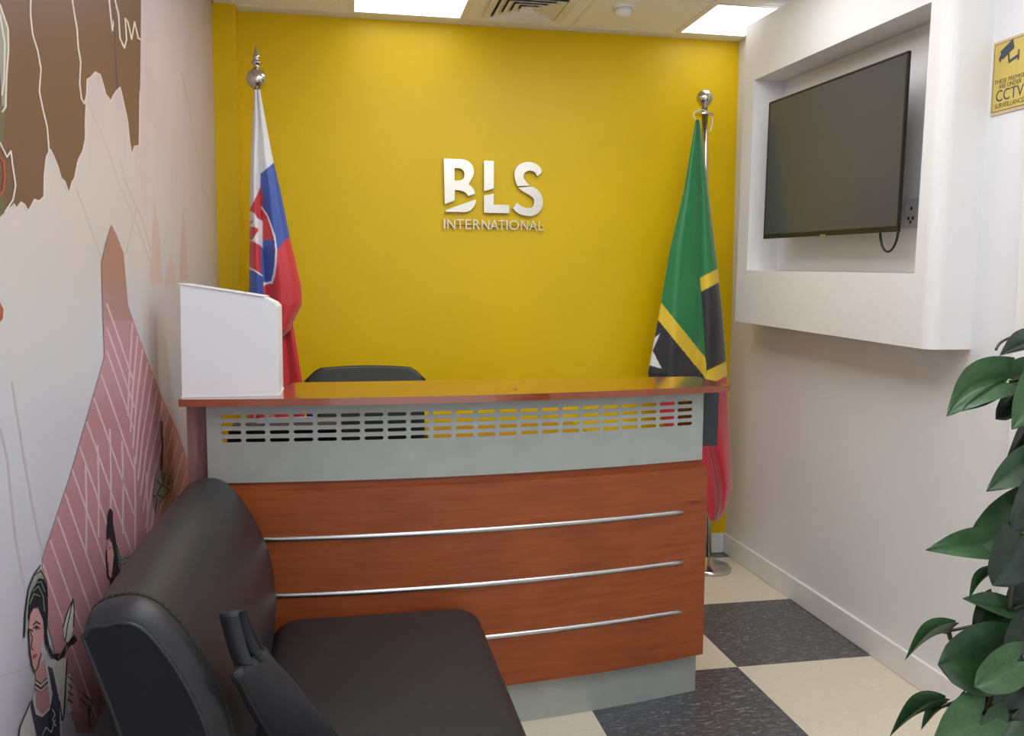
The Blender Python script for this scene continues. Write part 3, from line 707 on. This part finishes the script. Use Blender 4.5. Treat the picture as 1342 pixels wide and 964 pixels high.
rim = [bagp(i/G, j/G, 0)+nrm*.004 for i, j in edge]
wobj('piping', tube(bmesh.new(), rim, .0035, 6, True), m_bag, bg, True)
def strap(pts, w, side):
    pts = [Vector(p) for p in dens3(pts)]; bm = bmesh.new(); R_ = []
    for p in pts: R_.append([p-side*w/2-nrm*.0015, p+side*w/2-nrm*.0015, p+side*w/2+nrm*.0015, p-side*w/2+nrm*.0015])
    loft(bm, R_); return bm
def dens3(P, n=6):
    P = [Vector(p) for p in P]; out = []
    for i in range(len(P)-1):
        p0, p1, p2, p3 = P[max(0, i-1)], P[i], P[i+1], P[min(len(P)-1, i+2)]
        for k in range(n):
            t = k/n; out.append(.5*((2*p1)+(-p0+p2)*t+(2*p0-5*p1+4*p2-p3)*t*t+(-p0+3*p1-3*p2+p3)*t**3))
    out.append(P[-1]); return out
def hp(px, py, y): return un(px, py, 1, y)
nrm = -FW
for pts, w_ in (([hp(320, 872, 1.66), hp(311, 848, 1.67), hp(304, 822, 1.68), hp(300, 806, 1.685), hp(303, 801, 1.70), hp(309, 806, 1.715), hp(318, 830, 1.72), hp(331, 856, 1.72), hp(340, 866, 1.72)], .036),
                ([hp(316, 872, 1.70), hp(310, 846, 1.72), hp(307, 818, 1.735), hp(308, 803, 1.745), hp(314, 800, 1.755), hp(322, 818, 1.76), hp(334, 842, 1.765), hp(341, 858, 1.77)], .026)):
    wobj('handle', strap(pts, w_, RT), m_bag, bg, True)

# ================================================================== OFFICE CHAIR behind the counter
oc = thing('office_chair', 'black office chair with curved backrest behind the counter', 'chair', (.09, 3.72, 0))
def bow(x): return 3.60 + .03*math.cos(math.pi*(x-.09)/.5)*1
def top_z(x):
    u_ = abs(x-.09)/.238; return 1.155-.012*u_*u_-(.0 if u_ < .78 else (u_-.78)/.22*.045)
bm = bmesh.new(); R_ = []
for x in xs_(-.146, .328, 24):
    y = bow(x); R_.append([(x, y-.012, .72), (x, y+.02, .72), (x, y+.02, top_z(x)), (x, y-.012, top_z(x)-.004)])
loft(bm, R_); wobj('backrest', bm, m_mesh, oc, True)
bm = bmesh.new()
tube(bm, [(x, bow(x)+.004, top_z(x)-.008) for x in xs_(-.146, .328, 24)], .013, 8); wobj('back_frame', bm, m_black, oc, True)
wobj('seat', nbox(-.15, .33, 3.62, 4.06, .46, .54, .035, 4), m_mesh, oc, True)
wobj('back_support', tube(bmesh.new(), [(.09, 3.66, .86), (.09, 3.58, .70), (.09, 3.62, .48), (.09, 3.8, .45)], .02), m_black, oc, True)
wobj('gas_lift', lathe(bmesh.new(), [(0, .1), (.03, .1), (.03, .3), (.018, .3), (.018, .46), (0, .46)], .09, 3.84, 14), m_black, oc)
for k in range(5):
    a = 2*math.pi*k/5+.3; ex, ey = .09+.28*math.cos(a), 3.84+.28*math.sin(a)
    l_ = wobj('leg', tube(bmesh.new(), [(.09, 3.84, .12), (ex, ey, .075)], [.025, .015]), m_black, oc)
    wobj('castor', lathe(bmesh.new(), [(0, 0), (.02, .004), (.028, .028), (.02, .052), (0, .056)], ex, ey, 10), m_black, l_)
for s_ in (-1, 1):
    x = .09+s_*.245
    wobj('armrest', tube(bmesh.new(), [(x*1.0-s_*.03, 3.84, .5), (x, 3.84, .52), (x, 3.84, .70), (x, 3.76, .715), (x, 3.94, .715)], .016), m_black, oc)

# ================================================================== LOW SIDEBOARD and PRINTER behind the counter
sb_ = thing('sideboard', 'low glossy wooden sideboard against the yellow wall behind the counter', 'sideboard', (.62, 4.25, 0))
wobj('body', nbox(.42, 1.16, 4.06, 4.49, .05, .752), m_wood, sb_)
wobj('top', nbox(.40, 1.18, 4.03, 4.50, .7525, .778, .002), m_top, sb_)
for x in (.424, .792):
    d_ = wobj('door', nbox(x, x+.364, 4.045, 4.0595, .06, .74, .002), m_wood, sb_)
    h_ = obj('handle', nbox(x+.33 if x < .5 else x+.02, x+.342 if x < .5 else x+.032, 4.03, 4.0448, .45, .6, .002), m_brush); child(h_, d_)
wobj('plinth', nbox(.44, 1.14, 4.09, 4.47, 0, .0495), m_black, sb_)
pn = thing('printer', 'dark printer on the desk seen through the left counter slots', 'printer', (-.2, 3.28, .755))
wobj('body', nbox(-.40, -.02, 3.14, 3.41, .7552, .965, .015), m_black, pn)
wobj('lid', nbox(-.395, -.025, 3.145, 3.405, .9652, .985, .006), m_darkgrey, pn)
wobj('paper_tray', nbox(-.33, -.09, 3.4105, 3.46, .80, .815, .002), m_darkgrey, pn)
wobj('paper_sheet', nbox(-.31, -.11, 3.27, 3.40, .9852, .987), mat('bluish_paper', (150, 160, 196), .5), pn)

# ================================================================== FLAGS
m_cloth = attr_mat('flag_satin', .42, .4)
def sheet(bm, lay, rows, left, right, paint, y0, fold, cols=110):
    # front face shaped by fold(s, t) in metres toward the viewer, back face nearly flat: a hanging, closed drape
    Rf = []; Rb = []
    a, b = rows
    n = int((b-a)/1.05)
    for j in range(n+1):
        py = a+(b-a)*j/n; t = j/n; xl, xr = interp(left, py), interp(right, py)
        f_, g_ = [], []
        for i in range(cols+1):
            s = i/cols; px = xl+(xr-xl)*s
            v = bm.verts.new(un(px, py, 1, y0-fold(s, t))); v[lay] = (*paint(px, py), 1); f_.append(v)
        for i in range(cols+1):
            if i in (0, cols): g_.append(f_[i]); continue
            s = i/cols; px = xl+(xr-xl)*s
            v = bm.verts.new(un(px, py, 1, y0+.012*math.sin(math.pi*s)*min(1, t*3+.2))); v[lay] = f_[i][lay]; g_.append(v)
        Rf.append(f_); Rb.append(g_)
    for j in range(n):
        for i in range(cols):
            bm.faces.new((Rf[j][i], Rf[j][i+1], Rf[j+1][i+1], Rf[j+1][i]))
            bm.faces.new((Rb[j][i], Rb[j+1][i], Rb[j+1][i+1], Rb[j][i+1]))
def painter(base, polys):
    P = [(q, lin(c)) for q, c in polys]; base = lin(base)
    def f(x, y):
        c = base
        for q, k in P:
            if inpoly(x, y, q): c = k
        return c
    return f
def curvy(pts, n=5): return dens(pts, n)
# --- left flag (white, blue, red with a shield)
YL = 4.2
lf = thing('flag_stand', 'pole with spear finial and draped white, blue and red flag by the mural', 'flag', (-.41, YL, 0), 'flags on poles behind the counter')
lt, lb = un(336.5, 116, 1, YL), Vector((-.405, YL, .03))
wobj('base', lathe(bmesh.new(), [(0, 0), (.15, 0), (.15, .012), (.135, .02), (.03, .03), (.022, .06), (0, .06)], -.405, YL, 32), m_steel, lf, True)
wobj('pole', tube(bmesh.new(), [lb, lb.lerp(lt, .5), lt], .0125, 14), m_steel, lf, True)
bc = un(336.5, 103.5, 1, YL); tip = un(336, 61, 1, YL); hh_ = tip.z-bc.z
r0 = .046
pf = [(0, -r0)] + [(r0*math.cos(a), r0*math.sin(a)) for a in [math.radians(-75+k*10) for k in range(15)]] + [(.014, .05), (.014, .062), (.022, .066), (.024, .072), (.018, .078), (.012, .083), (.016, .09), (.017, .098), (.013, .108), (.008, .122), (.003, .140), (0, max(.15, hh_))]
wobj('finial', lathe(bmesh.new(), pf, bc.x, YL, 24, bc.z), m_steel, lf, True)
def zf(P): return [(300+x/3.567, 240+y/3.567) for x, y in P]
shieldR = zf([(155, 108), (180, 145), (200, 195), (218, 250), (226, 310), (224, 370), (216, 430), (204, 468), (170, 474), (168, 480), (150, 480), (150, 108)])
WHT, BLU, RED = (232, 232, 234), (52, 84, 170), (206, 44, 52)
lp1 = painter(RED, [
    ([(300, 60), (420, 60), (420, 205), (359, 213), (341.5, 227.5), (341, 247), (329, 271), (300, 290)], WHT),
    ([(341.5, 227.5), (359, 213), (420, 190), (420, 280), (380, 310), (372, 316), (364.5, 327), (343, 345), (342, 250)], BLU),
    (zf([(147, 20), (105, 112), (90, 130), (90, 400), (158, 430), (158, 60)]), RED),
    (shieldR, WHT), (zf([(155, 122), (176, 152), (192, 195), (208, 250), (216, 310), (213, 375), (206, 425), (197, 458), (168, 464), (150, 464), (150, 120)]), RED),
    (zf([(150, 270), (175, 262), (212, 264), (217, 310), (213, 375), (206, 425), (197, 458), (168, 464), (150, 464)]), BLU),
    (zf([(80, 128), (105, 132), (120, 140), (135, 165), (155, 175), (160, 190), (140, 190), (120, 165), (80, 195)]), WHT),
    (zf([(112, 160), (158, 175), (158, 305), (145, 290), (120, 275), (80, 262), (80, 250), (110, 262), (130, 230), (138, 212), (120, 205), (80, 200), (80, 190), (104, 190), (112, 180)]), WHT),
    (zf([(80, 200), (112, 205), (140, 218), (122, 245), (106, 268), (80, 250)]), RED),
    (zf([(80, 385), (120, 402), (158, 430), (160, 470), (166, 620), (80, 620)]), WHT), (zf([(80, 396), (120, 412), (160, 438), (168, 620), (80, 620)]), BLU),
    ([(347.5, 373.5), (420, 373), (420, 700), (341, 700), (341, 560), (347, 400)], RED)])
def fold_l(s, t):
    k_ = min(1, max(0, (t-.02)/.22)); sc = .5-.2*k_*k_*(3-2*k_)+.04*t
    A_ = .012+.050*min(1, t*2.2)
    v = math.sin(math.pi*min(1, s/sc)) if s < sc else .9*math.sin(math.pi*(s-sc)/(1-sc))**.8 if s < 1 else 0
    return .010 + A_*max(0, v) + .004*math.sin(s*21+t*4)*min(1, t*2)
left_l = [(117, 333), (160, 331), (200, 329), (260, 327.5), (390, 326), (520, 325), (640, 326)]
right_l = [(117, 341), (130, 343), (205, 357), (246, 367), (310, 380), (345, 388), (375, 395), (398, 396), (417, 387), (433, 380), (446, 366), (520, 360), (640, 352)]
bm = bmesh.new(); lay = bm.verts.layers.float_color.new('dye')
sheet(bm, lay, (117, 640), left_l, right_l, lp1, YL, fold_l)
sheet(bm, lay, (395, 650), [(395, 350), (440, 360), (503, 362), (640, 356)], [(395, 376), (425, 384), (503, 397), (600, 402), (650, 400)], lambda x, y: lin(RED), YL+.05, lambda s, t: .004+.03*abs(math.sin(s*math.pi*1.6+.4)), 30)
wobj('flag_cloth', bm, m_cloth, lf, True)
# --- right flag (green, black, red with yellow bands and a star)
YR = 4.24
rf = thing('flag_stand', 'pole with ball finial and draped green, black and red flag by the white wall', 'flag', (1.885, YR, 0), 'flags on poles behind the counter')
rt, rb = un(923.5, 140, 1, YR), Vector((1.885, YR, .03))
wobj('base', lathe(bmesh.new(), [(0, 0), (.118, 0), (.118, .014), (.108, .024), (.03, .034), (.022, .07), (0, .07)], 1.885, YR, 32), m_steel, rf, True)
wobj('pole', tube(bmesh.new(), [rb, rb.lerp(rt, .5), rt], .016, 14), m_steel, rf, True)
rc_ = un(923.5, 128.5, 1, YR)
wobj('finial', lathe(bmesh.new(), [(0, -.052), (.016, -.05), (.016, -.04), (.028, -.036)] + [(.042*math.cos(a), .042*math.sin(a)) for a in [math.radians(-50+k*10) for k in range(15)]], rc_.x, YR, 24, rc_.z), m_steel, rf, True)
wobj('collar', lathe(bmesh.new(), [(0, -.004), (.045, -.004), (.045, .004), (0, .004)], rt.x, YR, 20, un(923, 150, 1, YR).z), m_steel, rf)
cordp = [un(x, y, 1, YR-.03) for x, y in ((912, 158), (909, 150), (914, 145), (922, 144), (930, 150), (934, 158), (931, 172))]
wobj('cord', tube(bmesh.new(), dens3(cordp, 4), .003, 5), m_wbox, rf, True)
def zr(P): return [(840+x/6.03, 360+y/6.03) for x, y in P]
GRN, BLK, YEL, RD2 = (30, 122, 66), (38, 38, 42), (228, 192, 40), (196, 34, 54)
rp1 = painter(GRN, [
    (zr([(100, 150), (155, 213), (515, 662), (520, 1000), (0, 1000), (0, 150)]), YEL),
    (zr([(100, 320), (130, 350), (490, 790), (515, 836), (520, 1200), (0, 1200), (0, 320)]), BLK),
    (zr([(152, 464), (92, 600), (166, 742), (62, 712), (20, 800), (20, 590), (60, 560), (95, 505)]), (225, 225, 220)),
    ([(917, 364), (975, 334), (975, 352), (919, 382)], YEL), ([(919, 382), (975, 352), (975, 462), (926, 486)], BLK), ([(926, 486), (975, 462), (975, 480), (951, 492.7), (939.5, 499), (926, 500)], YEL),
    ([(800, 499), (925, 499), (939.5, 499), (951, 492.7), (1000, 480), (1000, 720), (800, 720)], RD2)])
def fold_r(s, t):
    sc = .62
    A_ = .01+.06*min(1, t*1.8)
    v = .75*math.sin(math.pi*s/sc)**.7 if s < sc else 1.0*math.sin(math.pi*min(1, (s-sc)/(1-sc)))**.8
    if t > .6: v += (t-.6)*.5*math.sin(s*9)**2
    return .018 + A_*max(0, v) + .005*math.sin(s*17-t*6)*min(1, t*2)
left_r = [(157, 911.5), (250, 896), (326, 878), (420, 862), (489, 849), (520, 855), (560, 872), (620, 900), (682, 930)]
right_r = [(157, 917), (237, 927), (351, 940.5), (411, 947), (482, 952.5), (553, 955), (610, 960), (640, 960), (666, 953), (682, 942)]
bm = bmesh.new(); lay = bm.verts.layers.float_color.new('dye')
sheet(bm, lay, (157, 682), left_r, right_r, rp1, YR-.018, fold_r, 120)
wobj('flag_cloth', bm, m_cloth, rf, True)

# ================================================================== POTHOS on a pole at the right edge
DP = 1.6
root = at(1362, 964, DP+.05); pr = Vector((root.x, root.y, 0))
pt = thing('climbing_houseplant', 'tall climbing houseplant with glossy green heart-shaped leaves on a pole', 'plant', pr)
wobj('pot', lathe(bmesh.new(), [(0, 0), (.12, 0), (.13, .02), (.155, .30), (.165, .31), (.165, .34), (.15, .34), (.145, .30), (0, .295)], pr.x, pr.y, 32), m_pot, pt, True)
wobj('soil', lathe(bmesh.new(), [(0, .312), (.06, .318), (.146, .31)], pr.x, pr.y, 24), m_soil, pt, True)
wobj('moss_pole', tube(bmesh.new(), [(pr.x, pr.y, .3), (pr.x, pr.y, 1.40)], .024, 14), m_moss, pt, True)
def leaf_mesh(name, droop, fold, shape='heart', arch=0, sweep=0):
    bm = bmesh.new(); NS, NC = 17, 10; G_ = []
    for j in range(NS):
        t = j/(NS-1)
        if shape == 'heart': w = .5*(math.sin(math.pi*(t*.87+.13)**.72)**.75)*(1 if t < .72 else 1-.30*((t-.72)/.28)) if t < 1 else 0
        elif shape == 'round': w = .5*(max(0, math.sin(math.pi*(t*.90+.10)**.85))**.55)*(1 if t < .88 else 1-.4*((t-.88)/.12)) if t < 1 else 0
        else: w = .5*(math.sin(math.pi*(t*.93+.07)**.85)**.9) if t < 1 else 0
        row = []
        for i in range(-NC//2, NC//2+1):
            s = i/(NC/2)
            x = t - .16*(abs(s)**1.2)*max(0, 1-t*2.0) + .10*(1-abs(s))**3*max(0, 1-t*5)
            y = s*w + sweep*math.sin(math.pi*t)
            z = fold*abs(s*w) - droop*t*t + arch*math.sin(math.pi*t) + .014*math.sin(t*8+s*3)*abs(s) - .016*(1-abs(s))**5
            row.append(bm.verts.new((x, y, z)))
        G_.append(row)
    for j in range(NS-1):
        for i in range(NC): bm.faces.new((G_[j][i], G_[j][i+1], G_[j+1][i+1], G_[j+1][i]))
    bmesh.ops.remove_doubles(bm, verts=bm.verts, dist=1e-5)
    bmesh.ops.recalc_face_normals(bm, faces=bm.faces)
    me = bpy.data.meshes.new(name); bm.to_mesh(me); bm.free()
    for p in me.polygons: p.use_smooth = True
    return me
LME = {}
for nm, a in (('flat', (.06, .12)), ('droop', (.22, .28)), ('cup', (.02, .38)), ('round', (.05, .14, 'round')), ('sickle', (0, .5, 'blade', .13)), ('hook', (.1, .25, 'heart', 0, -.22))):
    for mi, m_ in enumerate((m_leaf, m_leaf2, m_leaf3)):
        me = leaf_mesh('leaf_'+nm, *a); me.materials.append(m_); LME[(nm, mi)] = me
def leaf(bx_, by_, tx_, ty_, wpx, d0=0, d1=0, kind='flat', m_=0, nrm_=(0, 0, .35), stem=True):
    b, t = at(bx_, by_, DP+d0), at(tx_, ty_, DP+d1)
    X = t-b; L_ = X.length; X.normalize()
    n_ = (-FW + RT*nrm_[0] + UP*nrm_[2]).normalized(); Y = n_.cross(X).normalized(); Z = X.cross(Y)
    w = wpx*(DP/FPX)
    Mx = Matrix((X*L_, Y*w, Z*L_)).transposed().to_4x4(); Mx.translation = b
    o = bpy.data.objects.new('leaf', LME[(kind, m_)]); COL.objects.link(o); o.parent = pt
    o.matrix_parent_inverse = Matrix.Translation(pt.location).inverted(); o.matrix_basis = Mx
    if stem:
        zz = min(1.36, b.z-.05); a_ = Vector((pr.x, pr.y, zz)); side = (b-a_); mid = a_+side*.5+Vector((0, 0, .03))
        wobj('stem', tube(bmesh.new(), dens3([a_, mid, b], 4), .003, 5), m_stem, pt, True)
L_ = [(1327, 497, 1247, 540, 60, .02, -.03, 'hook', 1, (0, 0, .5)), (1312, 508, 1261, 538, 20, .01, -.03, 'flat', 1, (0, 0, .2)), (1322, 500, 1392, 470, 48, .02, .0, 'flat', 1, (0, 0, .6)),
      (1340, 504, 1308, 549, 40, .04, .01, 'round', 2, (.3, 0, .1)), (1368, 494, 1330, 562, 58, -.02, -.05, 'flat', 1, (.2, 0, .3)), (1356, 448, 1311, 464, 34, .0, -.05, 'cup', 2, (0, 0, .9)),
      (1356, 598, 1296, 642, 42, .0, -.04, 'flat', 0, (0, 0, .4)), (1345, 632, 1326, 662, 24, .03, .02, 'cup', 2, (.3, 0, 0)), (1318, 712, 1219, 717, 46, .02, -.04, 'flat', 1, (0, 0, .6)),
      (1368, 664, 1262, 726, 78, .03, -.01, 'flat', 1, (0, 0, .5)), (1340, 700, 1304, 768, 66, -.04, -.06, 'round', 2, (.1, 0, 0)), (1356, 636, 1330, 696, 52, -.03, -.05, 'round', 2, (.3, 0, 0)),
      (1302, 750, 1270, 784, 14, .0, -.02, 'sickle', 1, (-1, 0, 1.2)), (1326, 798, 1266, 782, 32, .02, -.02, 'flat', 1, (0, 0, .7)), (1304, 788, 1276, 828, 40, .03, .0, 'flat', 0, (-.2, 0, 0)),
      (1334, 796, 1302, 868, 60, .05, .03, 'round', 0, (.4, 0, .2)), (1354, 758, 1324, 806, 44, .03, .02, 'round', 2, (0, 0, .3)), (1322, 856, 1233, 872, 92, -.02, -.05, 'round', 0, (-.1, 0, .1)),
      (1246, 826, 1186, 864, 15, .0, -.04, 'sickle', 1, (-.4, 0, 2.2)), (1340, 862, 1280, 900, 52, -.05, -.08, 'round', 1, (0, 0, .3)), (1346, 886, 1312, 968, 74, -.02, -.05, 'round', 2, (.1, 0, .1)),
      (1232, 926, 1166, 964, 19, -.05, -.1, 'sickle', 0, (-.4, 0, 2.0)), (1240, 924, 1207, 956, 14, -.04, -.06, 'sickle', 1, (-1, 0, 1)), (1294, 932, 1226, 972, 62, -.05, -.1, 'flat', 1, (0, 0, .5)),
      (1264, 914, 1236, 954, 26, -.03, -.05, 'cup', 1, (.3, 0, .3)), (1326, 940, 1290, 990, 54, -.05, -.09, 'round', 0, (0, 0, .5)), (1348, 814, 1322, 872, 50, -.04, -.05, 'round', 2, (.2, 0, .2)),
      (1312, 908, 1290, 950, 34, .02, .0, 'round', 2, (0, 0, .3)), (1346, 560, 1320, 612, 30, .05, .03, 'flat', 2, (.4, 0, .2)),
      (1360, 560, 1410, 540, 50, .0, 0, 'flat', 0, (0, 0, .5)), (1365, 620, 1425, 640, 55, .0, 0, 'droop', 1, (0, 0, .5)), (1365, 720, 1430, 750, 60, .0, -.05, 'droop', 0, (0, 0, .5)), (1360, 800, 1420, 830, 55, -.05, -.1, 'flat', 1, (0, 0, .5)),
      (1365, 880, 1430, 920, 60, -.05, -.1, 'droop', 2, (0, 0, .5)), (1355, 960, 1420, 1010, 60, -.05, -.1, 'droop', 0, (0, 0, .5)), (1340, 980, 1280, 1040, 55, -.05, -.12, 'droop', 1, (0, 0, .5)), (1350, 1040, 1300, 1110, 60, -.05, -.12, 'droop', 0, (0, 0, .5)), (1375, 1050, 1430, 1120, 60, -.05, -.1, 'droop', 1, (0, 0, .5)),
      (1362, 470, 1400, 430, 40, .02, .02, 'cup', 1, (0, 0, .5)), (1340, 745, 1318, 700, 30, .05, .05, 'cup', 0, (0, 0, .4))]
for q in range(16):                      # leaves on the far and right sides of the pole
    yy = 470+q*38; dx = 38+18*math.sin(q*2.3); back = .04+.05*math.sin(q*1.7)
    L_.append((1372, yy, 1372+dx, yy+34+12*math.cos(q*1.9), 44+8*math.sin(q*3.1), back, back+.03*math.cos(q), ('flat', 'round', 'droop')[q % 3], q % 3, (.5, 0, .4)))
for a in L_: leaf(*a)
cur = [at(1350, 436, DP), at(1330, 440, DP), at(1312, 448, DP-.01), at(1305, 458, DP-.02)]
wobj('stem', tube(bmesh.new(), dens3(cur, 5), [.0025]*16, 6), m_stem, pt, True)
for P in ([(1276, 945), (1280, 920), (1290, 902), (1300, 880)], [(1288, 930), (1300, 915), (1306, 890)], [(1300, 964), (1296, 930), (1302, 895)], [(1322, 800), (1326, 770), (1330, 745)], [(1246, 838), (1243, 826)], [(1330, 860), (1345, 875), (1360, 890)]):
    wobj('stem', tube(bmesh.new(), dens3([at(x, y, DP+.01) for x, y in P], 4), .0042, 6), m_stem, pt, True)
